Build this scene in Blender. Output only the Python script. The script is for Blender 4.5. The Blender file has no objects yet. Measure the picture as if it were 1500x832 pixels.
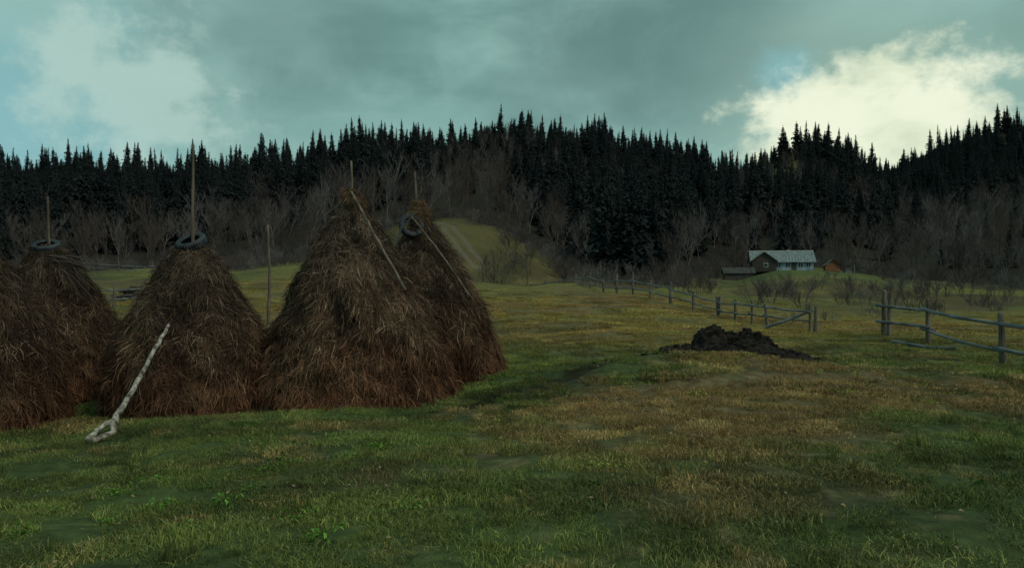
import bpy, math, random
import numpy as np
from mathutils import Vector
rng=np.random.default_rng(7); random.seed(7)
S=bpy.context.scene
S.view_settings.view_transform='Standard'; S.view_settings.look='None'; S.view_settings.exposure=0

# ---------------------------------------------------------------- noise
def _h(i,j,s): 
    v=np.sin(i*127.1+j*311.7+s*74.7)*43758.5453
    return v-np.floor(v)
def vn(x,y,s=0):
    x=np.asarray(x,float); y=np.asarray(y,float)
    xi=np.floor(x); yi=np.floor(y); fx=x-xi; fy=y-yi
    fx=fx*fx*(3-2*fx); fy=fy*fy*(3-2*fy)
    a=_h(xi,yi,s);b=_h(xi+1,yi,s);c=_h(xi,yi+1,s);d=_h(xi+1,yi+1,s)
    return (a*(1-fx)+b*fx)*(1-fy)+(c*(1-fx)+d*fx)*fy
def fbm(x,y,s=0,o=4):
    t=0;a=.5;n=0
    for k in range(o):
        t=t+a*vn(np.asarray(x)*2**k+k*17.3,np.asarray(y)*2**k-k*9.1,s+k); n+=a; a*=.5
    return t/n
def ss(a,b,x):
    t=np.clip((x-a)/(b-a),0,1); return t*t*(3-2*t)

# ---------------------------------------------------------------- terrain (z = 0 is eye level)
C=[(0,0,-1.7),(5,0,-1.68),(-5,0,-1.8),(0,-10,-1.6),(0,5,-1.76),(-4,5.5,-1.92),(4,5.5,-1.72),(0,9,-1.84),(-5,9,-2.12),(5,9,-1.75),
(-9.5,13,-2.36),(-6.3,14.3,-2.38),(-2.9,14.5,-2.34),(-1.6,18,-2.35),(-10.3,17,-2.45),(-6.5,18,-2.4),(-3,19,-2.35),(-8,11,-2.25),(-3,11,-2.05),(0,12,-1.92),
(1.9,17,-1.82),(2.5,22,-1.95),(1,26,-1.95),(0,20,-2.12),(4.9,18,-1.72),(9,17,-1.7),(11.4,18.5,-1.72),(11.3,24,-1.68),(12.4,33,-2.0),(9,27,-1.85),
(7,12,-1.75),(12,12,-1.7),(1.7,40,-1.5),(8.5,56,-.8),(3.9,90,-.7),(-5,110,.4),(11.4,44,-1.65),(-12,30,-2.0),(-8,50,-1.3),(-20,50,-1.0),(-30,50,-1.0),
(-30,80,1.2),(-42,80,1.0),(-25,85,2.4),(-10,90,1.5),(-45,120,1.5),(-60,150,3),(-100,150,3),(-30,125,3),
(-130,220,14),(-170,300,31),(-240,400,40),(-300,520,42),(-80,200,10),(-120,300,30),(-160,400,42),(-200,520,44),
(-30,150,7.5),(-40,200,16),(-60,300,40),(-85,430,61),(-105,540,62),(-12,150,11.5),(-17,200,17),(-26,300,42),(-37,430,64),(-45,540,66),
(-4.5,150,10),(4,140,5),(8,130,1.8),(0,210,16),(0,320,46),(0,450,76),(0,560,78),(16,120,.5),(24,180,5),(38,300,36),(56,430,62),(75,560,62),
(21,100,-.5),(32,150,2),(43,200,9),(64,300,33),(90,420,58),(120,540,56),(111,410,44),(145,540,44),(34,100,-.8),(53,155,2.7),(50,152,2.6),(72,210,9),(100,300,36),(146,410,62),(188,530,58),
(27,100,-1),(41,155,1.2),(30,70,-2),(43,100,-.5),(66,155,2.4),(86,200,7),(128,300,28),(171,400,52),(225,530,53),
(50,90,-2.2),(78,140,0),(84,150,-.5),(111,200,5),(167,300,22),(240,430,46),(310,560,90),(58,90,-2),(128,200,5),(193,300,24),(277,430,54),(360,560,104),(275,560,72),(196,400,33),
(-400,300,40),(-300,150,10),(300,150,5),(400,300,40),(-100,0,-2),(100,0,-2),(0,-100,-2),(0,-400,0),(400,0,0),(-400,0,0),(500,700,110),(-500,700,60),(0,900,70),(250,1000,80),(-300,1100,50)]
C=np.array(C,float)
def comp(x,y):
    r=np.hypot(x,y)+1e-6; s=np.log1p(r/8)/r
    return x*s,y*s,r
cu,cv,cr=comp(C[:,0],C[:,1]); cq=C[:,2]/(cr+12)
def K(d2): return .5*d2*np.log(d2+1e-12)
n=len(C); A=np.zeros((n+3,n+3))
A[:n,:n]=K((cu[:,None]-cu)**2+(cv[:,None]-cv)**2)+np.eye(n)*2e-4
A[:n,n]=1;A[:n,n+1]=cu;A[:n,n+2]=cv;A[n:,:n]=A[:n,n:].T
W=np.linalg.solve(A,np.r_[cq,0,0,0])
FUR=np.array([(4.2,18.0),(3.0,17.5),(1.9,16.5),(.9,15.4),(.1,14.4),(-1.1,13.5),(-2.6,13.1),(-5,12.9)])
def seg(px,py,P):
    best=np.full(np.shape(px),1e9); side=np.zeros(np.shape(px))
    for a,b in zip(P[:-1],P[1:]):
        d=b-a; t=np.clip(((px-a[0])*d[0]+(py-a[1])*d[1])/(d@d),0,1)
        qx=px-a[0]-t*d[0]; qy=py-a[1]-t*d[1]; q=np.hypot(qx,qy)
        cr_=(d[0]*(py-a[1])-d[1]*(px-a[0]))/np.linalg.norm(d)
        m=q<best; best=np.where(m,q,best); side=np.where(m,cr_,side)
    return best,side
# s<0 : far side of the bank (d runs leftwards, so the far side is to its right)
def hgt(x,y):
    x=np.atleast_1d(np.asarray(x,float)); y=np.atleast_1d(np.asarray(y,float))
    sh=x.shape; x=x.ravel();y=y.ravel(); out=np.empty(x.size)
    for i in range(0,x.size,20000):
        a,b,r=comp(x[i:i+20000],y[i:i+20000])
        q=K((a[:,None]-cu)**2+(b[:,None]-cv)**2)@W[:n]+W[n]+W[n+1]*a+W[n+2]*b
        out[i:i+20000]=q*(r+12)
    r=np.hypot(x,y)
    out+=(fbm(x*.9,y*.9,3,3)-.5)*.19*ss(80,30,r)+(fbm(x*.25,y*.25,5,3)-.5)*.5*ss(5,14,r)*ss(400,150,r)
    out+=(fbm(x*.03,y*.03,8,3)-.5)*7*ss(170,320,r)+(fbm(x*.07,y*.07,12,3)-.5)*2.4*ss(35,70,r)
    f,s=seg(x,y,FUR)
    wob=(vn(x*2,y*2,9)-.5)*.3
    out+=.13*np.exp(-((s-.5+wob)/.55)**2)*np.exp(-(f/1.6)**2)-.24*np.exp(-((s+.5+wob)/.5)**2)*np.exp(-(f/1.6)**2)*ss(-4,-1.5,x)
    return out.reshape(sh)
def h1(x,y): return float(hgt([x],[y])[0])

TRK=np.array([(-5,120),(-8.5,133),(-11,142),(-13,150),(-17,160),(-24,168)],float)
def L(c): return np.array(c,float)
def paint(x,y):
    r=np.hypot(x,y); b=x/np.maximum(y,1)
    n1=fbm(x*.16,y*.16,21,4); n2=fbm(x*.8,y*.8,22,4); n3=fbm(x*3.5,y*3.5,23,3); n4=fbm(x*.03,y*.05,24,4); n5=fbm(x*.35,y*.6,25,4)
    green=L((.062,.086,.028)); dgreen=L((.030,.043,.018)); brown=L((.118,.082,.043)); straw=L((.19,.155,.075)); olive=L((.155,.130,.042))
    def mx(a,c,m): return a*(1-m[...,None])+c*m[...,None]
    col=np.broadcast_to(green,x.shape+(3,)).copy()
    col=mx(col,dgreen,ss(.40,.64,n2)*.75)
    mb=np.exp(-(((x-2.2)/2.7)**2+((y-11)/3.6)**2))*1.05+np.exp(-(((x-6)/4.5)**2+((y-13.5)/2)**2))*.75+(n1-.5)*1.4+(n2-.5)*1.3+(n3-.5)*.7
    mb+=ss(2,6,x)*.12
    col=mx(col,brown,ss(.1,.95,mb)*.9)
    col=mx(col,dgreen,ss(.52,.70,n5)*.55)
    dk=np.exp(-(((x-4.5)/3)**2+((y-6.3)/2.2)**2)); col=mx(col,dgreen,np.clip(dk*.75*(.5+n2),0,1))
    col=mx(col,straw,ss(.56,.75,n3)*(.25+ss(.0,.7,mb))*.45)
    far=ss(17,32,r+(n1-.5)*10)
    fc=mx(np.broadcast_to(olive,x.shape+(3,)).copy(),L((.150,.098,.046)),ss(.42,.6,n1*.5+n2*.5)*.85)
    fc=mx(fc,L((.070,.078,.030)),ss(.46,.64,n4)*.65)
    fc=mx(fc,L((.060,.056,.028)),ss(.5,.66,n5)*.55)
    fc=mx(fc,L((.21,.17,.075)),ss(.58,.72,n3)*.35)
    col=mx(col,fc,far)
    v=ss(50,85,r); vc=mx(np.broadcast_to(L((.135,.125,.036)),x.shape+(3,)).copy(),L((.095,.070,.034)),ss(.4,.62,fbm(x*.06,y*.1,31,4)))
    vc=mx(vc,L((.048,.052,.022)),ss(.45,.68,fbm(x*.2,y*.2,32,5))*.65)
    vc=mx(vc,L((.17,.14,.05)),ss(.55,.75,fbm(x*.5,y*.15,33,4))*.5)
    col=mx(col,vc,v)
    hm=np.exp(-(((x-52)/18)**2+((y-138)/18)**2)); col=mx(col,L((.065,.095,.032)),np.clip(hm*1.2,0,1)*.75*ss(.25,.6,n2+.1))
    kn=np.exp(-(((x+9)/14)**2+((y-140)/22)**2)); col=mx(col,L((.088,.068,.030)),np.clip(kn*1.2,0,1)*.7)
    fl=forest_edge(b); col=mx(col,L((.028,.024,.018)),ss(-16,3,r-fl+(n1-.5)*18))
    cl=np.exp(-(((x-128)/20)**2+((y-372)/26)**2)*1.2); col=mx(col,L((.09,.08,.04)),ss(.3,.6,cl))
    t,_=seg(x,y,TRK); td=np.abs(t-1.0)
    col=mx(col,L((.14,.12,.095)),ss(.75,.2,td)*.65)
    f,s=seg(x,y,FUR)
    hollow_shade=np.exp(-((s+.50+(n2-.5)*.8)/.80)**2)*np.exp(-(f/2.0)**2)*ss(-3.5,-1,x)  # shade of the hollow behind the bank, painted into ground and grass colour
    col=mx(col,L((.018,.019,.011)),np.clip(hollow_shade*1.3,0,.92))
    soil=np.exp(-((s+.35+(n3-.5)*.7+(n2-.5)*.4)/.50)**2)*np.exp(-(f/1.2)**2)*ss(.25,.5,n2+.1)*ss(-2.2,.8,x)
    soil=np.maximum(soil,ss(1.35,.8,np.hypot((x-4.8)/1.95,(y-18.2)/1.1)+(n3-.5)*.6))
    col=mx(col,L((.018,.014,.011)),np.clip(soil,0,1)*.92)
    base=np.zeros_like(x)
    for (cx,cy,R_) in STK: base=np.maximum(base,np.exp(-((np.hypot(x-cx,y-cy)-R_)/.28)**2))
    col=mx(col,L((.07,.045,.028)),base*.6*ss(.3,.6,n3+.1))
    return col,soil
STK=[(-3.12,16.2,1.8),(-6.38,15.9,1.6),(-1.86,19.6,1.5),(-10.3,18,1.55),(-9.75,14.2,1.6)]
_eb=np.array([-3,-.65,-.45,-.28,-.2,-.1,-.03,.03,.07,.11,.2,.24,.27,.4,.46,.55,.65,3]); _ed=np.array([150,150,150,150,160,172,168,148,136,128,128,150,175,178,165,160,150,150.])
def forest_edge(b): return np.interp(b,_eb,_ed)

# ---------------------------------------------------------------- materials
def newmat(name):
    m=bpy.data.materials.new(name); m.use_nodes=True; nt=m.node_tree
    return m,nt,nt.nodes['Principled BSDF']
def noisemat(name,c1,c2,scale=5,rough=.85,bump=.3,stretch=(1,1,1),detail=6,bdist=.02,spec=.2):
    m,nt,bs=newmat(name); N=nt.nodes.new; l=nt.links.new
    tc=N('ShaderNodeTexCoord'); mp=N('ShaderNodeMapping'); mp.inputs['Scale'].default_value=stretch
    no=N('ShaderNodeTexNoise'); no.inputs['Scale'].default_value=scale; no.inputs['Detail'].default_value=detail
    rp=N('ShaderNodeValToRGB'); rp.color_ramp.elements[0].position=.35; rp.color_ramp.elements[1].position=.68
    rp.color_ramp.elements[0].color=(*c1,1); rp.color_ramp.elements[1].color=(*c2,1)
    l(tc.outputs['Object'],mp.inputs[0]); l(mp.outputs[0],no.inputs['Vector']); l(no.outputs[0],rp.inputs[0])
    l(rp.outputs[0],bs.inputs['Base Color'])
    if bump:
        bp=N('ShaderNodeBump'); bp.inputs['Strength'].default_value=bump; bp.inputs['Distance'].default_value=bdist
        l(no.outputs[0],bp.inputs['Height']); l(bp.outputs[0],bs.inputs['Normal'])
    bs.inputs['Roughness'].default_value=rough; bs.inputs['Specular IOR Level'].default_value=spec
    return m
def treemat(name,c1,c2):
    # colour differs from tree to tree and from bough to bough
    m,nt,bs=newmat(name); N=nt.nodes.new; l=nt.links.new
    oi=N('ShaderNodeObjectInfo'); geo=N('ShaderNodeNewGeometry'); ad=N('ShaderNodeMath'); ad.operation='MULTIPLY_ADD'
    l(geo.outputs['Random Per Island'],ad.inputs[0]); ad.inputs[1].default_value=.4
    m2=N('ShaderNodeMath'); m2.operation='MULTIPLY'; l(oi.outputs['Random'],m2.inputs[0]); m2.inputs[1].default_value=.6; l(m2.outputs[0],ad.inputs[2])
    rp=N('ShaderNodeValToRGB'); rp.color_ramp.elements[0].color=(*c1,1); rp.color_ramp.elements[1].color=(*c2,1); l(ad.outputs[0],rp.inputs[0]); l(rp.outputs[0],bs.inputs['Base Color'])
    bs.inputs['Roughness'].default_value=1; bs.inputs['Specular IOR Level'].default_value=0; return m
def attrmat(name,attr,kind='GEOMETRY',rough=.9,vary=.0,nscale=6,bump=0,spec=.1,island=0,trans=0):
    m,nt,bs=newmat(name); N=nt.nodes.new; l=nt.links.new
    at=N('ShaderNodeAttribute'); at.attribute_name=attr; at.attribute_type=kind
    geo=N('ShaderNodeNewGeometry'); col=at.outputs['Color']
    if vary:
        no=N('ShaderNodeTexNoise'); no.inputs['Scale'].default_value=nscale; no.inputs['Detail'].default_value=8 if bump else 3; no.inputs['Roughness'].default_value=.65
        l(geo.outputs['Position'],no.inputs['Vector'])
        mr=N('ShaderNodeMapRange'); mr.inputs[1].default_value=.3; mr.inputs[2].default_value=.7; mr.inputs[3].default_value=1-vary; mr.inputs[4].default_value=1+vary
        l(no.outputs[0],mr.inputs[0]); hs=N('ShaderNodeVectorMath'); hs.operation='SCALE'; l(col,hs.inputs[0]); l(mr.outputs[0],hs.inputs['Scale']); col=hs.outputs[0]
    if island:
        rp=N('ShaderNodeValToRGB'); e=rp.color_ramp.elements; e[0].color=(.5,.55,.45,1); e[1].color=(2.2,1.85,1.7,1); e[1].position=1
        x=e.new(.6); x.color=(1,1.05,.9,1); x=e.new(.86); x.color=(1.5,1.3,1.25,1)
        l(geo.outputs['Random Per Island'],rp.inputs[0]); mu=N('ShaderNodeVectorMath'); mu.operation='MULTIPLY'
        l(col,mu.inputs[0]); l(rp.outputs[0],mu.inputs[1]); col=mu.outputs[0]
    l(col,bs.inputs['Base Color'])
    if bump:
        bp=N('ShaderNodeBump'); bp.inputs['Strength'].default_value=bump; bp.inputs['Distance'].default_value=.05; l(no.outputs[0],bp.inputs['Height']); l(bp.outputs[0],bs.inputs['Normal'])
    bs.inputs['Roughness'].default_value=rough; bs.inputs['Specular IOR Level'].default_value=spec
    return m

# ---------------------------------------------------------------- mesh helpers
def link(o,parent=None,coll=None):
    (coll or S.collection).objects.link(o)
    if parent: o.parent=parent
    return o
def mk(name,verts,faces,mats,parent=None,coll=None,smooth=False,mi=None):
    me=bpy.data.meshes.new(name); me.from_pydata([tuple(v) for v in verts],[],[tuple(f) for f in faces])
    for m in (mats if isinstance(mats,(list,tuple)) else [mats]): me.materials.append(m)
    if smooth: me.polygons.foreach_set('use_smooth',[True]*len(me.polygons))
    if mi is not None: me.polygons.foreach_set('material_index',mi)
    me.update(); return link(bpy.data.objects.new(name,me),parent,coll)
class MB:
    def __init__(s): s.v=[];s.f=[];s.m=[]
    def add(s,v,f,m=0):
        o=len(s.v); s.v+= [tuple(map(float,p)) for p in v]; s.f+=[tuple(i+o for i in q) for q in f]; s.m+=[m]*len(f)
    def tube(s,pts,rad,n=8,m=0,cap=True,jit=0):
        pts=[Vector(p) for p in pts]; V=[];F=[]
        for i,p in enumerate(pts):
            d=(pts[min(i+1,len(pts)-1)]-pts[max(i-1,0)]).normalized()
            a=d.cross(Vector((.31,.95,.1))).normalized(); b=d.cross(a).normalized()
            for k in range(n):
                t=2*math.pi*k/n; r=rad[i]*(1+random.uniform(-jit,jit))
                V.append(p+a*(r*math.cos(t))+b*(r*math.sin(t)))
        for i in range(len(pts)-1):
            for k in range(n):
                F.append((i*n+k,i*n+(k+1)%n,(i+1)*n+(k+1)%n,(i+1)*n+k))
        if cap: F.append(tuple(range(n))[::-1]); F.append(tuple((len(pts)-1)*n+k for k in range(n)))
        s.add(V,F,m)
    def box(s,c,d,m=0,rz=0):
        cx,cy,cz=c; dx,dy,dz=[q/2 for q in d]; V=[]
        for z in(-dz,dz):
            for x,y in((-dx,-dy),(dx,-dy),(dx,dy),(-dx,dy)):
                V.append((cx+x*math.cos(rz)-y*math.sin(rz),cy+x*math.sin(rz)+y*math.cos(rz),cz+z))
        s.add(V,[(3,2,1,0),(4,5,6,7),(0,1,5,4),(1,2,6,5),(2,3,7,6),(3,0,4,7)],m)
    def obj(s,name,mats,parent=None,coll=None,smooth=False): return mk(name,s.v,s.f,mats,parent,coll,smooth,s.m)

# ---------------------------------------------------------------- ground
th=np.radians(np.r_[np.arange(-45,45,.2),np.arange(45,315,3.)])
rr=np.r_[0.0,np.exp(np.arange(math.log(.4),math.log(1500),.0135))]
TT,RR=np.meshgrid(th,rr); GX=RR*np.sin(TT); GY=RR*np.cos(TT); GZ=hgt(GX,GY)
nr,nc=GX.shape
I=np.arange(nr*nc).reshape(nr,nc); J=np.roll(I,-1,1)
F=np.stack([I[:-1],J[:-1],J[1:],I[1:]],-1).reshape(-1,4)[:,::-1]
ground_mat=attrmat('meadow_ground','gcol',vary=.5,nscale=5,bump=.8)
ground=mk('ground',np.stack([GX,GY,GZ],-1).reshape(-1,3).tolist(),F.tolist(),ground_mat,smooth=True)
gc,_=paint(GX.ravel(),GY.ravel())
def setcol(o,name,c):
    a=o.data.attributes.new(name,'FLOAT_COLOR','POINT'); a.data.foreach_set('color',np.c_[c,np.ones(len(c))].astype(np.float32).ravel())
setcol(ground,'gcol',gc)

# ---------------------------------------------------------------- instancer
def scatter(name,P,scl,rot,idx,coll,tint=None):
    me=bpy.data.meshes.new(name); me.from_pydata(P.tolist(),[],[])
    a=me.attributes.new('scl','FLOAT_VECTOR','POINT'); a.data.foreach_set('vector',scl.astype(np.float32).ravel())
    a=me.attributes.new('rot','FLOAT_VECTOR','POINT'); a.data.foreach_set('vector',rot.astype(np.float32).ravel())
    a=me.attributes.new('idx','INT','POINT'); a.data.foreach_set('value',idx.astype(np.int32))
    if tint is not None:
        a=me.attributes.new('tint','FLOAT_VECTOR','POINT'); a.data.foreach_set('vector',tint.astype(np.float32).ravel())
    o=link(bpy.data.objects.new(name,me))
    g=bpy.data.node_groups.new(name+'_scatter','GeometryNodeTree')
    g.interface.new_socket('Geometry',in_out='INPUT',socket_type='NodeSocketGeometry'); g.interface.new_socket('Geometry',in_out='OUTPUT',socket_type='NodeSocketGeometry')
    N=g.nodes.new; l=g.links.new
    gi=N('NodeGroupInput');go=N('NodeGroupOutput');ip=N('GeometryNodeInstanceOnPoints');ci=N('GeometryNodeCollectionInfo')
    ci.inputs['Collection'].default_value=coll; ci.inputs['Separate Children'].default_value=True; ci.inputs['Reset Children'].default_value=True
    ip.inputs['Pick Instance'].default_value=True
    def na(nm,t):
        q=N('GeometryNodeInputNamedAttribute'); q.data_type=t; q.inputs['Name'].default_value=nm; return q.outputs[0]
    er=N('FunctionNodeEulerToRotation'); l(na('rot','FLOAT_VECTOR'),er.inputs[0]); l(er.outputs[0],ip.inputs['Rotation'])
    l(na('scl','FLOAT_VECTOR'),ip.inputs['Scale']); l(na('idx','INT'),ip.inputs['Instance Index'])
    l(gi.outputs[0],ip.inputs['Points']); l(ci.outputs[0],ip.inputs['Instance']); l(ip.outputs[0],go.inputs[0])
    md=o.modifiers.new('scatter','NODES'); md.node_group=g
    return o
def coll(n): return bpy.data.collections.new(n)

# ---------------------------------------------------------------- conifers
spruce_mat=treemat('spruce_needles',(.012,.016,.018),(.028,.036,.036))
bark_mat=noisemat('bark',(.03,.025,.022),(.08,.07,.06),6,.9,0)
def conifer(name,H,seed,c,wide=.17,sparse=0):
    R=random.Random(seed); mb=MB()
    mb.tube([(0,0,-1),(0,0,H*.5),(0,0,H)],[H*.013,H*.008,.02],5,1)
    layers=30; z=H*R.uniform(.05,.12)
    z0=z
    while z<H*.985:
        t=(z-z0)/(H-z0); Rr=H*wide*((1-t)**.85)*R.uniform(.68,1.15)+.14
        nb=R.randint(5,8) if t<.85 else 5
        a0=R.uniform(0,6.28)
        for k in range(nb):
            if R.random()<.07+sparse: continue
            a=a0+6.283*k/nb+R.uniform(-.3,.3); r=Rr*R.uniform(.6,1.2)
            ca,sa=math.cos(a),math.sin(a); dr=r*R.uniform(.15,.5); w=r*R.uniform(.26,.4)
            def P(q,s,dz): return (ca*r*q-sa*s,sa*r*q+ca*s,z+dz)
            V=[P(0,0,.15),P(.45,w,-dr*.5-.25*w-.1),P(.5,0,-dr*.25),P(.45,-w,-dr*.5-.25*w-.1),P(.8,w*.75,-dr-.2*w),P(1,0,-dr*.8),P(.8,-w*.75,-dr-.2*w),
               P(.6,w*.2,-dr-.5*w-.4)]
            mb.add(V,[(0,1,2),(0,2,3),(2,4,5),(2,5,6),(1,3,7)],0)
        z+=H/layers*R.uniform(.7,1.2)*(1.1-.5*t)
    return mb.obj(name,[spruce_mat,bark_mat],coll=c)
cc=coll('spruce_kinds')
for i,(H,w,s) in enumerate([(18,.20,0),(18,.165,.05),(18,.235,.1),(18,.14,.2),(18,.19,.3),(18,.215,0),(18,.25,.15)]): conifer('spruce_kind_%d'%i,H,40+i,cc,w,s)

# ---------------------------------------------------------------- bare trees / shrubs
def bare(mb,p,d,L_,r,lev,R,n=3,up=.25,fl=0.012):
    q=p+d*L_*.5+Vector((R.uniform(-1,1),R.uniform(-1,1),R.uniform(-.3,.3)))*L_*.06; e=q+(d+Vector((R.uniform(-1,1),R.uniform(-1,1),.3))*.15).normalized()*L_*.5
    if lev>1: mb.tube([p,q,e],[r,r*.8,r*.6],4,cap=False)
    else:
        w=max(r,fl); s=d.cross(Vector((R.uniform(-1,1),R.uniform(-1,1),R.uniform(-1,1)))).normalized()*w
        mb.add([p-s,p+s,q+s*.8,e,q-s*.8],[(0,1,2,4),(4,2,3)])
    if lev==0: return
    for k in range(n+(lev>1)+R.randint(0,1)):
        f=R.uniform(.35,1); b=p.lerp(q,f*2) if f<.5 else q.lerp(e,f*2-1)
        nd=(d+Vector((R.uniform(-1,1),R.uniform(-1,1),R.uniform(-.4,.9)))*.85+Vector((0,0,up))).normalized()
        bare(mb,b,nd,L_*R.uniform(.5,.78),r*.55,lev-1,R,n,up,fl)
twig_mat=treemat('bare_twigs',(.065,.058,.060),(.165,.148,.145))
twig_dark=treemat('bare_twigs_dark',(.045,.037,.036),(.105,.085,.077))
cb=coll('bare_tree_kinds')
for i in range(4):
    mb=MB();R=random.Random(60+i); bare(mb,Vector((0,0,-.3)),Vector((R.uniform(-.1,.1),R.uniform(-.1,.1),1)).normalized(),5.5,.12,4,R,3,.45,.02)
    mb.obj('bare_tree_kind_%d'%i,twig_dark if i%2 else twig_mat,coll=cb)
cs=coll('shrub_kinds')
for i in range(4):
    mb=MB();R=random.Random(80+i)
    for k in range(9):
        a=R.uniform(0,6.28); bare(mb,Vector((math.cos(a)*.4,math.sin(a)*.4,-.1)),Vector((math.cos(a)*R.uniform(.1,.7),math.sin(a)*R.uniform(.1,.7),1)).normalized(),R.uniform(.8,1.6),.02,2,R,4,.12,.011)
    mb.obj('shrub_kind_%d'%i,twig_mat if i%2 else twig_dark,coll=cs)

def gridpts(b0,b1,d0,d1,sp):
    X=np.arange(b0*d1 if b0<0 else b0*d0, b1*d1,sp); Y=np.arange(d0*.8,d1,sp)
    X,Y=np.meshgrid(X,Y); X=X.ravel()+rng.uniform(-.6,.6,X.size)*sp; Y=Y.ravel()+rng.uniform(-.6,.6,Y.size)*sp
    b=X/Y; r=np.hypot(X,Y); m=(b>b0)&(b<b1)&(Y>d0)&(Y<d1); return X[m],Y[m],b[m],r[m]
X,Y,b,r=gridpts(-.78,.78,120,600,5.6)
edge=forest_edge(b); nz=fbm(X*.018,Y*.018,51,3); nz2=fbm(X*.08,Y*.08,52,2)
clear=(((X-128)/20)**2+((Y-372)/26)**2)<1
inside=(r>edge+4+(nz2-.5)*20)&~clear&((r<470)|(b>.4))
pc=ss(0,60,r-edge-28-(nz-.5)*60)
pc=np.maximum(pc,((b>.10)&(b<.19)&(r>134)&(nz2>.42)).astype(float))
bz=np.exp(-(((b+.03)/.13)**2+((r-280)/60)**2)); pc=pc*(1-.85*bz)
bz=ss(.42,.5,b)*ss(480,380,r); pc=pc*(1-.9*bz)
bz=np.exp(-(((b-.33)/.06)**2+((r-330)/60)**2)); pc=pc*(1-.6*bz)
pc=pc*(1-.6*ss(.52,.62,fbm(X*.012+5,Y*.02,57,3)))
u=rng.random(X.size)
con=inside&(u<pc); bt=inside&~con&(rng.random(X.size)<.72)&(r<470)
def put(name,m,coll_,k,smin,smax,rexp=1.0):
    x,y=X[m],Y[m]; n_=x.size; z=hgt(x,y); s=(smin+(smax-smin)*rng.random(n_)**rexp)*(.72+.56*fbm(x*.03,y*.03,58,2))
    sc=np.stack([s*rng.uniform(.85,1.2,n_),s*rng.uniform(.85,1.2,n_),s*rng.uniform(.85,1.12,n_)],-1)
    ro=np.stack([rng.normal(0,.025,n_),rng.normal(0,.025,n_),rng.uniform(0,6.28,n_)],-1)
    return scatter(name,np.stack([x,y,z-.1],-1),sc,ro,rng.integers(0,k,n_),coll_)
put('spruce_forest',con,cc,7,.45,1.2,1.1)
put('leafless_forest',bt,cb,4,.6,1.2)
print('con',con.sum(),'bare',bt.sum())
X,Y,b,r=gridpts(-.78,.78,60,200,2.9)
edge=forest_edge(b); nz=fbm(X*.05,Y*.05,71,3); nz3=fbm(X*.12,Y*.12,73,3)
m=(r>edge-18+(nz-.5)*40)&(r<edge+22)&(rng.random(X.size)<.6)
m|=(nz3>.62)&(r>84)&(rng.random(X.size)<.5)
m|=(np.hypot((X-6)/9,(Y-128)/14)<1)&(rng.random(X.size)<.35)
m|=(b>.24)&(b<.6)&(r>60)&(r<115)&(nz3>.54)&(rng.random(X.size)<.25)
bb_=X/Y; m&=~((bb_>.255)&(bb_<.43)&(Y>100)&(Y<160)&(rng.random(X.size)<.96))
m&=(seg(X,Y,TRK)[0]>4)
put('shrub_belt',m,cs,4,.6,1.6)
print('shrubs',m.sum())

def single(kind,name,x,y,H):
    src=kind; me=bpy.data.objects[src].data
    o=link(bpy.data.objects.new(name,me)); o.location=(x,y,h1(x,y)-.05); base=18 if 'spruce' in src else (10 if 'tree' in src else 2.7); o.scale=[H/base]*3; o.rotation_euler[2]=random.uniform(0,6); return o
for x,y,H in [(24.0,172,17),(26.5,166,19),(21,168,14),(17,150,15),(19.5,145,17),(110,196,13),(119,200,14),(123,196,11),(126,201,14),(27,158,12),(63,182,17),(69,186,15),(57,188,16)]: single('spruce_kind_%d'%random.randint(0,5),'spruce_tree',x,y,H)
for x,y,H in [(-2.0,92,4.4),(-3.4,93,3.6),(1.6,88,2.8),(61,147,3.6),(46,160,4.5)]: single('bare_tree_kind_1','bare_tree',x,y,H)
for x,y,H in [(17.4,75,3.4),(18.6,74,2.6),(20.2,66,2.8),(23.4,64,2.4),(33,74,2.6),(35,73,3.1),(38,82,2.4),(29,70,2.0),(44,110,2.2),(70,138,3.6),(14,40,.8),(34,64,1.8),(31,58,1.5),(40,66,1.7),(24,52,1.3),(19,48,.9),(37,60,1.7),(45,76,2.4),(16.2,77,2.4),(27,60,1.6),(21,57,1.4)]: single('shrub_kind_%d'%random.randint(0,3),'bare_shrub',x,y,H)
larch=noisemat('larch_needles',(.10,.05,.018),(.17,.09,.03),1,.8,0)
def recolor(o,m): o.data=o.data.copy(); o.data.materials[0]=m
o=single('spruce_kind_3','larch_tree',112,318,13); recolor(o,larch)
o=single('spruce_kind_4','larch_tree',-62,236,10); recolor(o,noisemat('larch_rust',(.06,.025,.012),(.10,.045,.02),1,.8,0))

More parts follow.
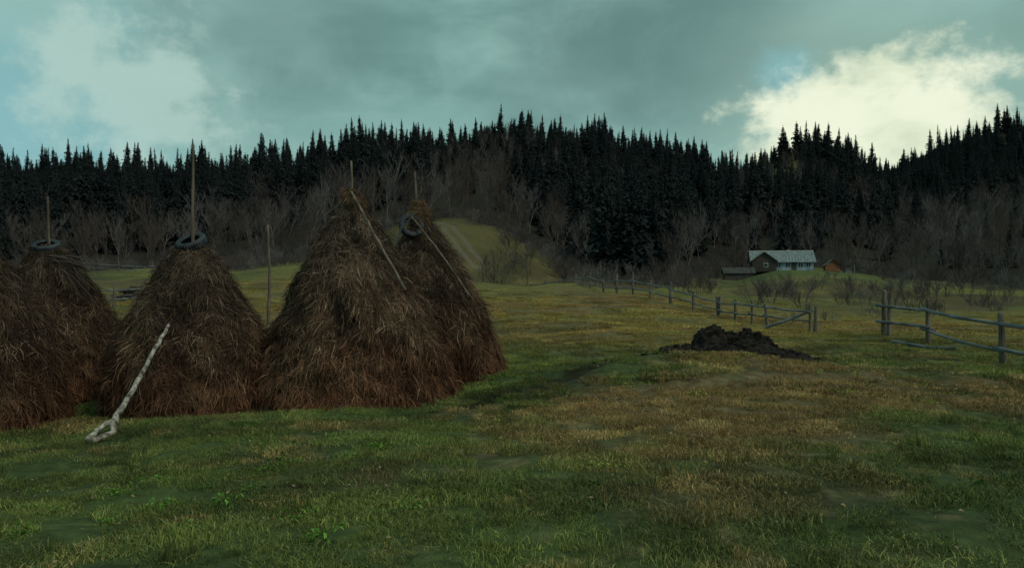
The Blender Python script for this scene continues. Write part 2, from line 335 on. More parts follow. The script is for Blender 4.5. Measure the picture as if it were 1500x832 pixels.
# ---------------------------------------------------------------- haystacks
hay_mat=attrmat('hay_strands','hcol',vary=.45,nscale=2.2,rough=.9,spec=.1)
core_mat=noisemat('hay_core',(.018,.011,.008),(.06,.037,.023),9,.95,1,(1,1,.5),8,.08)
def haystack(name,cx,cy,H,R,prof,lean,N_,seed,top=None,tone=1.0):
    g=np.random.default_rng(seed); z0=h1(cx,cy)-.06
    pt=np.array([p[0] for p in prof]); pr=np.array([p[1] for p in prof])
    def surf(a,t):
        c,s=np.cos(a),np.sin(a)
        l=fbm(c*1.6+t*2.3+seed,s*1.6-t*1.7,seed,3)-.5
        l2=fbm(c*4+seed+t*3,s*4+t*9,seed+5,3)-.5
        l3=fbm(c*9+seed+t*8,s*9+t*22,seed+7,2)-.5
        saw=(t*7+l*3+c*.4); saw=saw-np.floor(saw)
        r=R*np.interp(t,pt,pr)*(1+l*.20+l2*.24+l3*.10)+.075*(1-saw)*(t<.93)*np.interp(t,[0,.8,1],[1,.8,0])
        return np.stack([cx+lean[0]*t+r*c,cy+lean[1]*t+r*s*.97,z0+H*t+0*a],-1)
    na,nt_=110,80; a,t=np.meshgrid(np.linspace(0,2*np.pi,na,endpoint=False),np.linspace(0,1,nt_))
    V=surf(a,t); cen=np.stack([cx+lean[0]*t,cy+lean[1]*t,z0+H*t],-1); V=cen+(V-cen)*.97
    I=np.arange(na*nt_).reshape(nt_,na);J=np.roll(I,-1,1)
    Fq=np.stack([I[:-1],J[:-1],J[1:],I[1:]],-1).reshape(-1,4).tolist(); Fq.append(list(I[-1]))
    root=link(bpy.data.objects.new(name,None))
    mk('hay_body',V.reshape(-1,3).tolist(),Fq,core_mat,parent=root,smooth=True)
    t=g.random(N_*3); keep=g.random(N_*3)<np.interp(t,pt,pr)+.12; t=t[keep][:N_]; M=t.size; a=g.uniform(0,2*np.pi,M)
    P=surf(a,t); e=.015
    Td=surf(a,np.clip(t-e,-.1,1))-surf(a,t)-0; Ts=surf(a+e,t)-P
    Td/=np.linalg.norm(Td,axis=1)[:,None]+1e-9; Ts/=np.linalg.norm(Ts,axis=1)[:,None]+1e-9
    Nn=np.cross(Td,Ts); Nn/=np.linalg.norm(Nn,axis=1)[:,None]+1e-9
    rad=np.stack([np.cos(a),np.sin(a),0*a],-1); sg=np.sign((Nn*rad).sum(1)); Nn*=sg[:,None]
    flow=(fbm(a*3,t*7,seed+9,3)-.5)*2.6
    ang=flow+g.normal(0,.55,M); wild=g.random(M)<.24; ang=np.where(wild,g.uniform(-2.3,2.3,M),ang)
    D=Td*np.cos(ang)[:,None]+Ts*np.sin(ang)[:,None]
    Ln=g.uniform(.08,.34,M)*np.interp(t,[0,.8,1],[1,.85,.5])
    rnd=g.random(M); out=np.where(rnd<.11,g.uniform(.05,.15,M),g.uniform(.0,.04,M))
    w=g.uniform(.0022,.0062,M)
    K_=4; pts=[]
    for k in range(K_):
        q=k/(K_-1)
        pts.append(P+D*(Ln*q)[:,None]+Nn*((out*math.sin(q*2.2)+.004+.012*g.random(M)))[:,None]+np.array([0,0,-1.])*((Ln*.25*q*q)[:,None])+Ts*((g.normal(0,.014,M)*q))[:,None])
    Wd=np.cross(D,Nn); tw=g.normal(0,.5,M)[:,None]; Wd=Wd*np.cos(tw)+Nn*np.sin(tw)
    vv=np.empty((M,K_,2,3))
    for k in range(K_):
        ww=(w*(1,1,.9,.4)[k])[:,None]; vv[:,k,0]=pts[k]-Wd*ww; vv[:,k,1]=pts[k]+Wd*ww
    vv[...,2]=np.maximum(vv[...,2],z0-.02)
    b0=np.arange(M)[:,None]*K_*2; fs=[]
    for k in range(K_-1): fs.append(np.concatenate([b0+2*k,b0+2*k+1,b0+2*k+3,b0+2*k+2],1))
    fs=np.stack(fs,1).reshape(-1,4)
    o=mk('hay_strands',vv.reshape(-1,3).tolist(),fs.tolist(),hay_mat,parent=root)
    cn=fbm(a*2.5,t*6,seed+11,4); rn=g.random(M)
    dark=L((.040,.027,.020)); mid=L((.135,.082,.050)); lite=L((.33,.23,.15)); red=L((.165,.070,.036)); grey=L((.13,.105,.080))
    k1=np.clip(rn*.8+(cn-.5)*2.2+.0,0,1)[:,None]
    c=dark*(1-k1)+mid*k1; c=np.where((rn>.90)[:,None],lite*.85,c)
    lo=ss(.42,.1,t+(cn-.5)*.5)[:,None]; c=c*(1-lo*.6)+red*lo*.6*(.5+k1)
    hi=ss(.4,.85,t)[:,None]; c=c*(1-hi*.5)+grey*hi*.5*(.3+k1); c=c*(1-.2*hi)
    c*=tone*1.12
    setcol(o,'hcol',np.repeat(c,K_*2,axis=0))
    return root,z0
P3=[(0,.99),(.08,.98),(.2,.93),(.33,.85),(.5,.70),(.64,.55),(.8,.34),(.88,.215),(.92,.14),(.95,.08),(1,.045)]
P2=[(0,.95),(.1,.98),(.3,.93),(.42,.85),(.55,.73),(.69,.55),(.8,.42),(.9,.31),(.96,.21),(1,.09)]
P4=[(0,.97),(.1,.98),(.3,.92),(.5,.75),(.7,.51),(.82,.33),(.9,.17),(.96,.10),(1,.07)]
s3,z3=haystack('haystack',-3.12,16.2,4.15,1.82,P3,(-.12,0),52000,3,tone=1.1)
s2,z2=haystack('haystack',-6.38,15.9,3.38,1.60,P2,(0,0),44000,12,tone=.92)
s4,z4=haystack('haystack',-1.80,19.6,4.2,1.50,P4,(-.46,0),32000,24,tone=.9)
s1,z1=haystack('haystack',-10.3,18.0,3.35,1.55,P2,(-.15,0),30000,35,tone=.8)
s0,z0_=haystack('haystack',-9.75,14.2,3.5,1.60,P2,(0,0),32000,46,tone=.72)

wood=noisemat('weathered_wood',(.06,.05,.042),(.18,.155,.13),7,.85,.5,(1,1,.25),8)
wood_grey=noisemat('grey_rail_wood',(.08,.085,.09),(.21,.22,.23),5,.8,.4,(1,.3,1),8)
pole_mat=noisemat('pole_wood',(.07,.052,.04),(.20,.16,.12),9,.8,.3,(1,1,.2),6)
birch=noisemat('birch_pole_bark',(.06,.045,.035),(.50,.46,.40),11,.8,.6,(1,1,.6),8)
rubber=noisemat('tyre_rubber',(.015,.018,.022),(.05,.058,.066),6,.6,.2)
def stick(name,pts,rad,mat,parent=None,n=9,seg_=8,wob=.012):
    P=[]; Rr=[]
    pts=[Vector(p) for p in pts]
    for i in range(len(pts)-1):
        for k in range(seg_):
            q=k/seg_; P.append(pts[i].lerp(pts[i+1],q)+Vector((random.uniform(-1,1),random.uniform(-1,1),random.uniform(-1,1)))*wob); Rr.append(rad[i]*(1-q)+rad[i+1]*q)
    P.append(pts[-1]);Rr.append(rad[-1]); mb=MB(); mb.tube(P,Rr,n,jit=.07); return mb.obj(name,mat,parent,smooth=True)
stick('centre_pole',[(-6.38,15.9,z2+2.6),(-6.36,15.9,2.78)],[.042,.020],pole_mat,s2,wob=.006)
stick('centre_pole',[(-3.24,16.2,z3+3.6),(-3.27,16.2,2.5)],[.04,.02],pole_mat,s3,wob=.006)
stick('centre_pole',[(-2.3,19.5,z4+3.4),(-2.38,19.5,2.75)],[.045,.022],pole_mat,s4,wob=.006)
stick('centre_pole',[(-10.45,18,z1+2.8),(-10.5,18,1.98)],[.04,.022],pole_mat,s1,wob=.006)
stick('side_pole',[(-3.22,15.95,1.85),(-2.72,15.3,1.1),(-2.0,14.95,-.12)],[.022,.026,.03],pole_mat,s3,wob=.008)
stick('side_pole',[(-2.4,19.1,1.6),(-1.7,18.75,.75),(-.95,18.75,-.35)],[.022,.026,.028],pole_mat,s4,wob=.008)
stick('hanging_branch',[(-2.42,19.2,1.6),(-2.65,19.0,1.35),(-2.72,18.8,.8)],[.02,.03,.015],rubber,s4)
mb=MB();R=random.Random(5)
for k in range(16):
    p=Vector((-10.1+R.uniform(-.3,.3),17.6,z1+3.0+R.uniform(-.15,.1))); e=p+Vector((R.uniform(.4,1.3),R.uniform(-.4,.1),R.uniform(-.75,-.15)))
    mb.tube([p,p.lerp(e,.5)+Vector((0,0,R.uniform(.05,.2))),e],[.014,.012,.006],5)
mb.obj('laid_twigs',twig_dark,s1)
def tuft(parent,c,h,r,n_,seed,lean=(0,0),mat=hay_mat):
    g=np.random.default_rng(seed); V=[];Fc=[];col=[]
    for k in range(n_):
        a=g.uniform(0,6.28); z=g.uniform(0,1); rr_=r*math.sin(min(1,z*1.15+.1)*2.7)*.9+.02
        p=np.array([c[0]+lean[0]*z+rr_*math.cos(a),c[1]+lean[1]*z+rr_*math.sin(a),c[2]+h*z]); d=np.array([-math.sin(a)*g.uniform(-1,1)+math.cos(a)*.35,math.cos(a)*g.uniform(-1,1)+math.sin(a)*.35,g.uniform(-1,.3)]); d/=np.linalg.norm(d)
        w=np.cross(d,[math.cos(a),math.sin(a),0]); w/=np.linalg.norm(w)+1e-6; w*=.005; l_=g.uniform(.06,.2)
        o=len(V); m=p+d*l_*.5+np.array([0,0,.01]); e=p+d*l_+np.array([0,0,-.05]); V+=[p-w,p+w,m+w,m-w,e]; Fc+=[(o,o+1,o+2,o+3),(o+3,o+2,o+4)]
        cc_=L((.14,.09,.055))*g.uniform(.3,1.7); col+=[cc_]*5
    o=mk('hay_tuft',V,Fc,mat,parent); setcol(o,'hcol',np.array(col))
    mb=MB(); mb.tube([(c[0],c[1],c[2]-.05),(c[0]+lean[0]*.35,c[1],c[2]+h*.35),(c[0]+lean[0]*.75,c[1],c[2]+h*.75),(c[0]+lean[0],c[1],c[2]+h)],[r*.5,r*.85,r*.6,r*.2],10,jit=.2); mb.obj('tuft_core',core_mat,parent,smooth=True)
tuft(s3,(-3.10,16.15,z3+3.93),.36,.20,1600,1,(-.2,0))
tuft(s4,(-2.22,19.5,z4+3.80),.62,.25,1800,2,(-.08,0))
tuft(s2,(-6.38,15.9,z2+3.0),.3,.34,1500,3)
tuft(s1,(-10.45,18,z1+2.95),.26,.34,1200,4)
def tyre(parent,loc,rot,R_=.30,w=.19):
    prof=[(R_*.60,-w*.32),(R_*.66,-w*.46),(R_*.82,-w*.54),(R_*.94,-w*.47),(R_,-w*.36),(R_*1.01,-w*.12),(R_*.985,-w*.10),(R_*.985,w*.10),(R_*1.01,w*.12),(R_,w*.36),(R_*.94,w*.47),(R_*.82,w*.54),(R_*.66,w*.46),(R_*.60,w*.32),(R_*.63,w*.28),(R_*.9,w*.36),(R_*.93,0),(R_*.9,-w*.36),(R_*.63,-w*.28)]
    n_=72; m=len(prof); V=[];F_=[]
    for i in range(n_):
        a=6.28318*i/n_
        for j,(r_,z_) in enumerate(prof):
            if 3<=j<=10 and i%2: r_*=.968
            V.append((r_*math.cos(a),r_*math.sin(a),z_))
    for i in range(n_):
        for j in range(m): F_.append((i*m+j,((i+1)%n_)*m+j,((i+1)%n_)*m+(j+1)%m,i*m+(j+1)%m))
    o=mk('old_tyre',V,F_,rubber,parent); o.location=loc; o.rotation_euler=rot; return o
tyre(s2,(-6.36,15.8,z2+3.42),(math.radians(30),math.radians(-12),0),.30,.17)
tyre(s1,(-10.47,17.9,z1+3.30),(math.radians(22),math.radians(4),0),.30,.16)
tyre(s4,(-2.42,19.2,z4+3.76),(math.radians(58),math.radians(42),0),.31,.17)

stick('wooden_pole',[(-7.38,24,h1(-7.38,24)-.3),(-7.3,24,.2),(-7.36,24,1.78)],[.055,.045,.03],pole_mat,wob=.01)
zb=h1(-6.05,11.75)
fp=link(bpy.data.objects.new('forked_birch_pole',None))
stick('shaft',[(-6.04,12.05,zb+.22),(-6.08,12.6,zb+.50),(-6.2,13.5,-1.38),(-6.34,14.75,-.72)],[.052,.042,.036,.03],birch,fp,wob=.014)
stick('fork_a',[(-6.04,12.1,zb+.25),(-5.96,11.9,zb+.10),(-6.14,11.6,zb+.01)],[.05,.05,.055],birch,fp,seg_=4)
stick('fork_b',[(-6.04,12.1,zb+.25),(-6.17,11.95,zb+.16),(-6.2,11.62,zb+.03)],[.04,.035,.05],birch,fp,seg_=4)

# ---------------------------------------------------------------- fences
def fence(name,posts,rails=(.45,.95),mat=wood,ph=1.25,pr=.07,extra=None):
    mb=MB(); base=[]
    for (x,y,*hh) in posts:
        z=h1(x,y); H_=hh[0] if hh else ph*random.uniform(.88,1.12); base.append((x,y,z)); lx,ly=random.gauss(0,.05),random.gauss(0,.04); r_=pr*random.uniform(.8,1.25)
        mb.tube([(x,y,z-.2),(x+lx*.3,y,z+H_*.35),(x+lx*.7,y+ly,z+H_*.8),(x+lx,y+ly,z+H_*.96),(x+lx*1.1,y+ly,z+H_)],[r_*1.08,r_,r_*.93,r_*.85,r_*.35],8,0,jit=.1)
    for i in range(len(base)-1):
        a,b_=Vector(base[i]),Vector(base[i+1]); d=(b_-a); dl=d.length; d.normalize()
        sgn=Vector((-.9*abs(d.y),-.3*abs(d.x),0))*(pr+.03)
        for rh in rails:
            p=a+Vector((0,0,rh+random.uniform(-.06,.06)))-d*.22+sgn; q=b_+Vector((0,0,rh+random.uniform(-.10,.06)))+d*.18+sgn*random.uniform(.9,1.5)
            m=p.lerp(q,.5)+Vector((0,0,-.01*dl+random.uniform(-.03,.02)))
            mb.tube([p,p.lerp(m,.5)+Vector((0,0,random.uniform(-.02,.01))),m,m.lerp(q,.5),q],[.05,.048,.045,.04,.038],7,1,jit=.14)
    if extra: extra(mb,base)
    return mb.obj(name,[mat,wood_grey],smooth=False)
def ex1(mb,base):
    x,y,z=base[0]
    mb.tube([(x+.02,y-.28,z-.15),(x+.05,y-.3,z+1.3)],[.07,.05],8,0,jit=.1)
    mb.tube([(10.6,22.2,h1(10.6,22.2)+.06),(11.0,21.0,h1(11.0,21)+.07),(11.25,20.2,h1(11.25,20.2)+.07)],[.045,.045,.04],7,1,jit=.1)
    mb.tube([(11.35,21.85,base[1][2]+.45),(11.55,21.7,base[1][2]+.35)],[.05,.03],6,0,jit=.2)
fence('wooden_fence',[(11.2,24,1.38),(11.5,22,1.25),(11.42,18.5,1.22),(11.3,15.2),(11.2,12),(11.2,9),(11.3,6),(11.4,3)],(.42,.92),extra=ex1)
def ex2(mb,base):
    a=Vector(base[-1]); b_=Vector(base[-2]); mb.tube([(10.9,34.3,h1(10.9,34.3)+.1),(11.7,33.6,h1(11.7,33.6)+.5),a+Vector((.1,-.1,.95))],[.06,.06,.05],7,1,jit=.1)
    mb.tube([a+Vector((.25,.1,-.1)),a+Vector((.28,.1,1.1))],[.08,.06],8,0,jit=.1)
fence('wooden_fence',[(11.5,44,1.25),(11.35,40.5,1.1),(11.45,38,1.15),(11.55,36,1.1),(12.35,33,1.2)],(.45,.9),extra=ex2)
fence('wooden_fence',[(-12,114),(-8.5,112),(-5.6,110),(-2.4,103),(.8,95),(2.2,91.5),(3.6,88),(5.0,83),(6.3,78),(7.0,71),(7.6,66),(7.9,60,1.5),(8.5,56,1.6),(9.2,53),(9.95,50),(10.7,47),(11.45,44.1)],(.5,1.0),pr=.09)
fence('wooden_fence',[(-54,88),(-50,87),(-46,86),(-42,85),(-38,84),(-34,84)],(.5,1.0),pr=.08)
fence('wooden_fence',[(-24,42),(-21.5,43),(-19,43.5),(-16.5,44)],(.5,.95),pr=.06)

# ---------------------------------------------------------------- manure heap
dung=noisemat('manure',(.005,.0045,.004),(.028,.021,.017),9,.95,1,detail=10,bdist=.06)
gx,gy=np.meshgrid(np.linspace(1.6,7.6,180),np.linspace(16.6,19.8,110))
def hump(cx,cy,sx,sy,h): return h*np.exp(-(((gx-cx)/sx)**2+((gy-cy)/sy)**2)**1.3)
hz=np.maximum.reduce([hump(4.45,18.2,.62,.75,.64),hump(5.45,18.4,.55,.65,.58),hump(3.5,17.9,.85,.55,.34),hump(4.95,18.0,1.4,.75,.42),hump(6.3,18.4,.7,.5,.20),hump(2.8,17.6,.8,.4,.17)])
nn=fbm(gx*2.1,gy*2.1,91,5); hz=hz*(.55+.95*nn)+ (fbm(gx*6,gy*6,92,4)-.5)*.18*ss(.02,.15,hz)-.035
gz=hgt(gx,gy)+hz; I=np.arange(gx.size).reshape(gx.shape)
Fq=np.stack([I[:-1,:-1],I[:-1,1:],I[1:,1:],I[1:,:-1]],-1).reshape(-1,4)
heap=link(bpy.data.objects.new('manure_heap',None))
mk('heap_body',np.stack([gx,gy,gz],-1).reshape(-1,3).tolist(),Fq.tolist(),dung,heap)
mb=MB();R=random.Random(3)
for k in range(520):
    x=R.gauss(4.5,1.05); y=R.gauss(18.0,.5); i=int(np.clip((x-1.6)/6*179,0,179)); j=int(np.clip((y-16.6)/3.2*109,0,109)); z=gz[j,i]+max(0,-(hz[j,i])); s=R.uniform(.02,.08)
    V=[];
    for q in range(8): V.append((x+s*(1 if q&1 else -1)*R.uniform(.4,1),y+s*(1 if q&2 else -1)*R.uniform(.4,1),z+s*.7*(1 if q&4 else -1)*R.uniform(.4,1)))
    mb.add(V,[(0,2,3,1),(4,5,7,6),(0,1,5,4),(2,6,7,3),(0,4,6,2),(1,3,7,5)])
mb.obj('clods',dung,heap)

# ---------------------------------------------------------------- farmhouse
plank=noisemat('dark_planks',(.035,.03,.028),(.10,.085,.075),3,.85,.3,(6,6,.4))
slate=noisemat('pale_sheet_roof',(.11,.14,.15),(.22,.26,.265),1.2,.85,.2,(3,1,1))
bluew=noisemat('whitewash_blue',(.08,.19,.29),(.38,.46,.50),.9,.8,.1)
whitem=noisemat('white_paint',(.35,.37,.37),(.6,.61,.59),4,.6,.1)
glass=noisemat('window_glass',(.02,.03,.035),(.05,.07,.08),2,.15,0)
orange=noisemat('rusty_boards',(.13,.055,.028),(.26,.12,.06),3,.8,.2)
def house():
    root=link(bpy.data.objects.new('wooden_farmhouse',None)); root.location=(52.3,155,h1(52.3,155)-.1); root.rotation_euler[2]=math.radians(-12)
    L_,D,Hh,Rf=11.0,6.5,2.1,1.95
    mb=MB(); mb.box((0,0,Hh/2),(L_,D,Hh)); mb.obj('walls',bluew,root)
    mb=MB()
    for sx in(-1,1): mb.add([(sx*(L_/2),-D/2,Hh),(sx*(L_/2),D/2,Hh),(sx*(L_/2),0,Hh+Rf-.15)],[(0,1,2)])
    mb.box((-L_/2-.03,0,Hh/2),(.06,D+.05,Hh)); mb.obj('plank_gables',plank,root)
    mb=MB(); e=.55
    for sy in(-1,1):
        n_=22
        for i in range(n_):
            x0=-L_/2-.5+(L_+1)*i/n_; x1=x0+(L_+1)/n_; xm=(x0+x1)/2
            top=(0,Hh+Rf); bot=(sy*(D/2+e),Hh-.35)
            mb.add([(x0,top[0],top[1]),(xm,top[0],top[1]+.05),(x1,top[0],top[1]),(x1,bot[0],bot[1]),(xm,bot[0],bot[1]+.05),(x0,bot[0],bot[1])],[(0,1,4,5),(1,2,3,4)])
    mb.obj('roof_sheets',slate,root)
    mb=MB(); mb.box((0,0,Hh+Rf+.03),(L_+1,.22,.1)); mb.obj('ridge_cap',whitem,root)
    mb=MB(); mb.box((1.5,.6,Hh+Rf+.05),(.5,.5,.6)); mb.obj('chimney',noisemat('chimney_brick',(.2,.1,.07),(.3,.18,.13),6),root)
    for i,x in enumerate((-.8,.9,3.2,4.6)):
        mb=MB(); y=-D/2-.03; mb.box((x,y,1.25),(.9,.08,1.05)); mb.obj('window_frame_%d'%i,whitem,root)
        mb=MB(); mb.box((x-.21,y-.05,1.25),(.33,.04,.85)); mb.box((x+.21,y-.05,1.25),(.33,.04,.85)); mb.obj('window_glass_%d'%i,glass,root)
    mb=MB(); mb.box((2.05,-D/2-.04,.98),(.9,.08,1.85)); mb.obj('door',plank,root)
    mb=MB(); mb.box((2.0,-D/2-.5,.12),(7.2,.9,.24)); mb.obj('plinth_step',noisemat('stone',(.12,.12,.115),(.22,.22,.21),4),root)
    mb=MB(); wx,wy,ww,wd=-3.6,-D/2-1.0,4.4,2.4; mb.box((wx,wy,Hh/2),(ww,wd,Hh)); mb.add([(wx-ww/2,wy-wd/2-.001,Hh),(wx+ww/2,wy-wd/2-.001,Hh),(wx,wy-wd/2-.001,Hh+1.5)],[(0,1,2)])
    for k in range(11): mb.box((wx-ww/2+.2+k*.4,wy-wd/2-.03,Hh/2),(.05,.05,Hh))
    mb.obj('plank_wing',plank,root)
    mb=MB(); y0,y1=wy-wd/2-.4,0
    for sx in(-1,1): mb.add([(wx,y0,Hh+1.65),(wx,y1,Hh+1.65),(wx+sx*(ww/2+.4),y1,Hh-.25),(wx+sx*(ww/2+.4),y0,Hh-.25),(wx,y0,Hh+1.55),(wx+sx*(ww/2+.4),y0,Hh-.37)],[(0,1,2,3),(0,3,5,4)])
    mb.obj('wing_roof',noisemat('old_roof',(.07,.072,.075),(.15,.155,.155),1.5),root)
    mb=MB(); mb.box((wx+.3,wy-wd/2-.05,1.2),(.8,.06,.85)); mb.obj('wing_window_frame',whitem,root)
    mb=MB(); mb.box((wx+.3,wy-wd/2-.1,1.2),(.6,.06,.65)); mb.obj('wing_window',glass,root)
house()
def shed(name,x,y,L_,D,Hh,Rf,rz,wm,rm,up=0):
    root=link(bpy.data.objects.new(name,None)); root.location=(x,y,h1(x,y)-.15+up); root.rotation_euler[2]=rz
    mb=MB(); mb.box((0,0,Hh/2),(L_,D,Hh)); 
    for sx in(-1,1): mb.add([(sx*L_/2,-D/2,Hh),(sx*L_/2,D/2,Hh),(sx*L_/2,0,Hh+Rf-.08)],[(0,1,2)])
    mb.obj('walls',wm,root); mb=MB()
    for sy in(-1,1): mb.add([(-L_/2-.3,0,Hh+Rf),(L_/2+.3,0,Hh+Rf),(L_/2+.3,sy*(D/2+.35),Hh-.2),(-L_/2-.3,sy*(D/2+.35),Hh-.2)],[(0,1,2,3)])
    mb.obj('roof',rm,root); mb=MB(); mb.box((0,-D/2-.03,Hh*.42),(.9,.06,Hh*.8)); mb.obj('door',wm,root)
rm=bpy.data.materials['old_roof']
dark_roof=noisemat('dark_shingle_roof',(.035,.034,.034),(.08,.078,.075),2,.9,.3)
shed('wooden_shed',42.0,148,5.2,3,1.6,.9,math.radians(-8),plank,dark_roof)
shed('wooden_shed',60.6,151,2.2,2.6,1.5,1.0,math.radians(80),orange,rm)
mb=MB(); zz=h1(63.2,150); mb.box((63.2,150,zz+.35),(1.2,.9,.9)); mb.box((63.2,150,zz+.85),(1.4,1.1,.1)); mb.box((64.3,149.6,zz+.7),(.18,.18,1.6)); mb.obj('water_well',[wood_grey])
mb=MB();R=random.Random(9)
for k in range(60):
    x=-25+R.gauss(0,.7); y=53+R.gauss(0,.4); z=h1(x,y)+R.uniform(0,.7); a=R.uniform(0,3.1); mb.tube([(x-math.cos(a)*.7,y-math.sin(a)*.4,z),(x+math.cos(a)*.7,y+math.sin(a)*.4,z+R.uniform(-.2,.3))],[.05,.04],6)
mb.obj('brushwood_pile',twig_dark)

# ---------------------------------------------------------------- grass
grass_mat=attrmat('grass_blades','tint','INSTANCER',vary=0,rough=.85,spec=.1,island=1)
cg=coll('grass_kinds')
def grasspatch(name,n_,rad,hmin,hmax,w,lean,seed,c):
    g=np.random.default_rng(seed); V=[];Fc=[]
    for k in range(n_):
        r_=rad*math.sqrt(g.random()); a=g.uniform(0,6.28); x,y=r_*math.cos(a),r_*math.sin(a); h=g.uniform(hmin,hmax); la=g.uniform(0,6.28); ll=h*abs(g.normal(0,lean)); dx,dy=math.cos(la)*ll,math.sin(la)*ll
        wa=g.uniform(0,3.14); wx,wy=math.cos(wa)*w,math.sin(wa)*w; o=len(V)
        V+=[(x-wx,y-wy,-.01),(x+wx,y+wy,-.01),(x+dx*.4+wx*.8,y+dy*.4+wy*.8,h*.6),(x+dx*.4-wx*.8,y+dy*.4-wy*.8,h*.6),(x+dx,y+dy,h*.95)]
        Fc+=[(o,o+1,o+2,o+3),(o+3,o+2,o+4)]
    return mk(name,V,Fc,grass_mat,coll=c)
for i in range(5): grasspatch('grass_kind_%d'%i,460,.27,.012,.042,.0026,1.5,100+i,cg)
grasspatch('grass_kind_5',300,.25,.02,.06,.0028,1.2,120,cg)
def scat_grass(name,r0,r1,dens,b,coll_,k,smin,smax,mul=(1,1,1),mask=None,fade=None,zs=1):
    n_=int(dens*(r1*r1-r0*r0)*b); a=rng.uniform(-b,b,n_); r_=np.sqrt(rng.uniform(r0*r0,r1*r1,n_)); x=r_*np.sin(a); y=r_*np.cos(a)
    c,soil=paint(x,y); m=soil<rng.uniform(.12,.45,n_)
    for (cx,cy,R_) in STK: m&=np.hypot(x-cx,y-cy)>R_-.03
    if mask is not None: m&=mask(x,y)
    if fade: m&=rng.random(n_)>ss(fade[0],fade[1],r_)
    x,y,c=x[m],y[m],c[m]; n_=x.size; s=rng.uniform(smin,smax,n_)*(.75+.6*fbm(x*1.3,y*1.3,77,2)); z=hgt(x,y)
    c=c*np.array(mul)*(rng.uniform(.6,1.45,n_))[:,None]
    scatter(name,np.stack([x,y,z],-1),np.stack([s,s,s*rng.uniform(.7,1.3,n_)*zs],-1),np.stack([rng.normal(0,.05,n_),rng.normal(0,.05,n_),rng.uniform(0,6.28,n_)],-1),rng.integers(0,k,n_),coll_,c)
    print(name,n_)
GM=(2.25,2.1,2.0)
scat_grass('meadow_grass',2.5,14,11,.70,cg,6,.7,1.3,GM)
scat_grass('meadow_grass',14,30,5.0,.66,cg,6,1.0,1.8,GM,zs=.8)
scat_grass('meadow_grass',30,75,1.1,.64,cg,6,1.8,3.0,(2.0,1.9,1.8),fade=(35,75),zs=.6)
ct=coll('tuft_kinds')
for i in range(3): grasspatch('dry_tuft_kind_%d'%i,60,.08,.08,.22,.0028,.6,140+i,ct)
def tm(x,y): return (rng.random(x.size)<np.clip(ss(.45,.62,fbm(x*.5,y*.5,88,3))*.5+np.exp(-((x-11.2)/1.0)**2)*1.5,0,1))
scat_grass('dry_grass_tufts',3.5,55,2.4,.66,ct,3,.25,.85,(2.0,1.75,1.6),tm)
cw=coll('weed_kinds')
for i in range(3):
    g=random.Random(150+i); V=[];Fc=[]
    for k in range(26):
        a=g.uniform(0,6.28); r_=g.uniform(0,.13); x,y=r_*math.cos(a),r_*math.sin(a); l_=g.uniform(.02,.05); w=l_*.25; t_=g.uniform(0,6.28); c_,s_=math.cos(t_),math.sin(t_); z=g.uniform(.01,.05); o=len(V)
        V+=[(x,y,z),(x+c_*l_*.5-s_*w,y+s_*l_*.5+c_*w,z+.015),(x+c_*l_,y+s_*l_,z+g.uniform(-.01,.02)),(x+c_*l_*.5+s_*w,y+s_*l_*.5-c_*w,z+.015)]; Fc+=[(o,o+1,o+2),(o,o+2,o+3)]
    mk('weed_kind_%d'%i,V,Fc,grass_mat,coll=cw)
def wm(x,y):
    m=ss(.52,.66,fbm(x*.45+9,y*.45,99,3))*.5+np.exp(-(((x+3.6)/1.4)**2+((y-8)/.8)**2))*.8+np.exp(-(((x-4.6)/2.8)**2+((y-16.4)/.8)**2))*1.5+np.exp(-(((x-.2)/1.)**2+((y-7)/.6)**2))*.6
    return rng.random(x.size)<m
scat_grass('weeds',3.5,20,7,.66,cw,3,.6,1.3,(1.6,2.5,1.4),wm)
cl_=coll('leaf_kinds'); mk('leaf_kind_0',[(-.02,0,.03),(0,-.014,.035),(.025,0,.028),(0,.014,.04)],[(0,1,2,3)],noisemat('fallen_leaf',(.16,.1,.05),(.4,.32,.2),20,.7,0),coll=cl_)
n_=900; a=rng.uniform(-.66,.66,n_); r_=np.sqrt(rng.uniform(12,300,n_)); x=r_*np.sin(a);y=r_*np.cos(a); s=rng.uniform(.4,1.1,n_)
scatter('fallen_leaves',np.stack([x,y,hgt(x,y)+.01],-1),np.stack([s,s,s],-1),np.stack([rng.normal(0,.4,n_),rng.normal(0,.4,n_),rng.uniform(0,6.28,n_)],-1),np.zeros(n_),cl_)

# ---------------------------------------------------------------- sky and light
sunv=Vector((.55,-.50,.66)).normalized()
W_=bpy.data.worlds.new('World'); S.world=W_; W_.use_nodes=True; nt=W_.node_tree; N=nt.nodes.new; l=nt.links.new
bg=nt.nodes['Background']
sky=N('ShaderNodeTexSky'); sky.sky_type='NISHITA'; sky.sun_disc=False; sky.sun_elevation=math.asin(sunv.z); sky.sun_rotation=math.atan2(sunv.x,sunv.y)
sk=N('ShaderNodeVectorMath'); sk.operation='SCALE'; sk.inputs['Scale'].default_value=.06; l(sky.outputs[0],sk.inputs[0])
tc=N('ShaderNodeTexCoord'); nv=N('ShaderNodeVectorMath'); nv.operation='NORMALIZE'; l(tc.outputs['Generated'],nv.inputs[0]); D=nv.outputs[0]
def noise(scale,det,rough,stretch,off=(0,0,0),dist=0):
    mp=N('ShaderNodeMapping'); mp.inputs['Scale'].default_value=stretch; mp.inputs['Location'].default_value=off; l(D,mp.inputs[0])
    q=N('ShaderNodeTexNoise'); q.inputs['Scale'].default_value=scale; q.inputs['Detail'].default_value=det; q.inputs['Roughness'].default_value=rough; q.inputs['Distortion'].default_value=dist; l(mp.outputs[0],q.inputs['Vector']); return q.outputs[0]
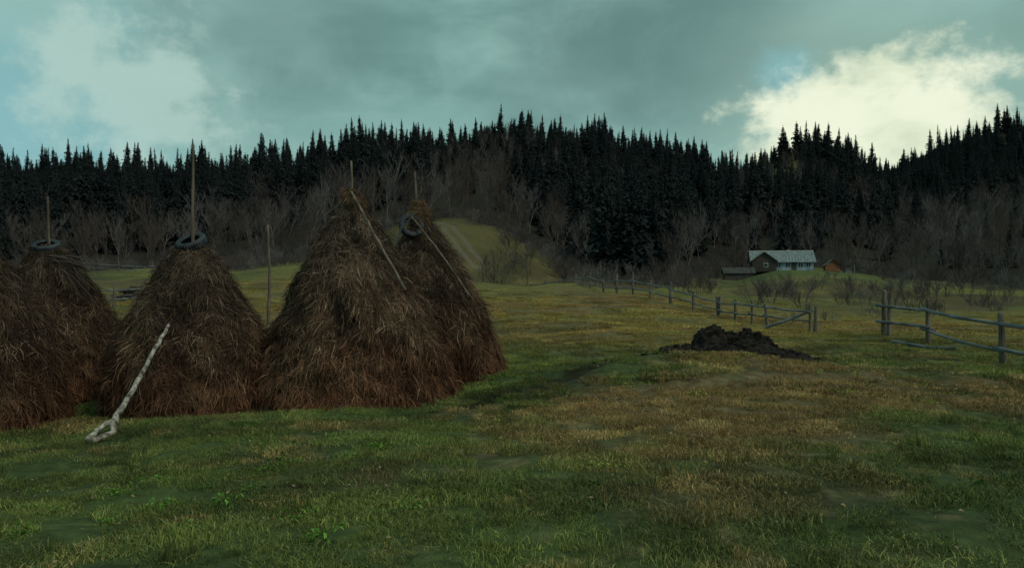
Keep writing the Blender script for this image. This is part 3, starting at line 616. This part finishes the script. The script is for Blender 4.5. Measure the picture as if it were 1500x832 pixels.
def mathn(op,a,b_=None):
    q=N('ShaderNodeMath'); q.operation=op
    for i,v in enumerate((a,b_)):
        if v is None: continue
        if isinstance(v,(int,float)): q.inputs[i].default_value=v
        else: l(v,q.inputs[i])
    return q.outputs[0]
def mr(v,a,b_,c=0,d=1):
    q=N('ShaderNodeMapRange'); q.interpolation_type='SMOOTHSTEP'; l(v,q.inputs[0]); q.inputs[1].default_value=a;q.inputs[2].default_value=b_;q.inputs[3].default_value=c;q.inputs[4].default_value=d; return q.outputs[0]
def mixc(f,a,b_):
    q=N('ShaderNodeMix'); q.data_type='RGBA'
    if isinstance(f,float): q.inputs[0].default_value=f
    else: l(f,q.inputs[0])
    for i,v in ((6,a),(7,b_)):
        if isinstance(v,tuple): q.inputs[i].default_value=(*v,1)
        else: l(v,q.inputs[i])
    return q.outputs[2]
def blob(d,scale,a,b_,nz,amt):
    s=N('ShaderNodeVectorMath'); s.operation='SUBTRACT'; l(D,s.inputs[0]); s.inputs[1].default_value=Vector(d).normalized()
    m=N('ShaderNodeVectorMath'); m.operation='MULTIPLY'; l(s.outputs[0],m.inputs[0]); m.inputs[1].default_value=scale
    q=N('ShaderNodeVectorMath'); q.operation='LENGTH'; l(m.outputs[0],q.inputs[0])
    w=mathn('ADD',q.outputs['Value'],mathn('MULTIPLY',mathn('SUBTRACT',nz,.5),amt)); return mr(w,b_,a,0,1)
n1=noise(2.6,6,.5,(1,1,2.6),(3,1,0),.3); n2=noise(7,8,.55,(1,1,1.6),(0,5,2),.4); n3=noise(16,8,.6,(1,1,1.3),(1,2,5))
c=mixc(mr(n1,.36,.66),(.140,.285,.258),(.28,.49,.445))
c=mixc(mathn('MULTIPLY',mr(n2,.42,.68),.4),c,(.34,.55,.49))
sep=N('ShaderNodeSeparateXYZ'); l(D,sep.inputs[0])
c=mixc(mathn('MULTIPLY',mr(sep.outputs[2],.26,.13),.5),c,(.28,.49,.44))
c=mixc(mathn('MULTIPLY',blob((.20,1,.30),(1,1,2),.08,.30,n2,.3),.55),c,(.12,.215,.20))
c=mixc(mathn('MULTIPLY',blob((-.30,1,.33),(1,1,1.6),.05,.2,n2,.25),.5),c,(.13,.24,.225))
c=mixc(mathn('MULTIPLY',blob((-.66,1,.20),(1,1,1),.05,.20,n2,.25),.75),c,(.24,.50,.54))
c=mixc(mathn('MULTIPLY',blob((-.47,1,.23),(1,1,.95),.03,.13,n3,.36),.7),c,(.48,.66,.58))
c=mixc(mathn('MULTIPLY',blob((.46,1,.22),(1,1,1.3),.08,.26,n2,.3),.5),c,(.38,.56,.46))
c=mixc(mathn('MULTIPLY',blob((.345,1,.26),(1,1,1),.01,.05,n3,.1),.6),c,(.24,.52,.56))
c=mixc(blob((.455,1,.20),(.85,1,1.75),.075,.155,n3,.26),c,mixc(mr(n2,.35,.62),(.60,.72,.51),(.92,.97,.74)))
below=mr(sep.outputs[2],-.02,.02)
c=mixc(below,(.04,.045,.03),c)
c=mixc(.93,sk.outputs[0],c)
l(c,bg.inputs['Color']); bg.inputs['Strength'].default_value=1.0
sd=bpy.data.lights.new('sun','SUN'); sd.energy=1.3; sd.angle=math.radians(12); sd.color=(1,.89,.74)
so=link(bpy.data.objects.new('sun',sd)); so.rotation_euler=(-sunv).to_track_quat('-Z','Y').to_euler()
cam=bpy.data.cameras.new('camera'); cam.lens=28; cam.sensor_width=36; cam.clip_end=4000; cam.clip_start=.1
co=link(bpy.data.objects.new('camera',cam)); co.location=(0,0,0); co.rotation_euler=(math.radians(90),0,0); S.camera=co
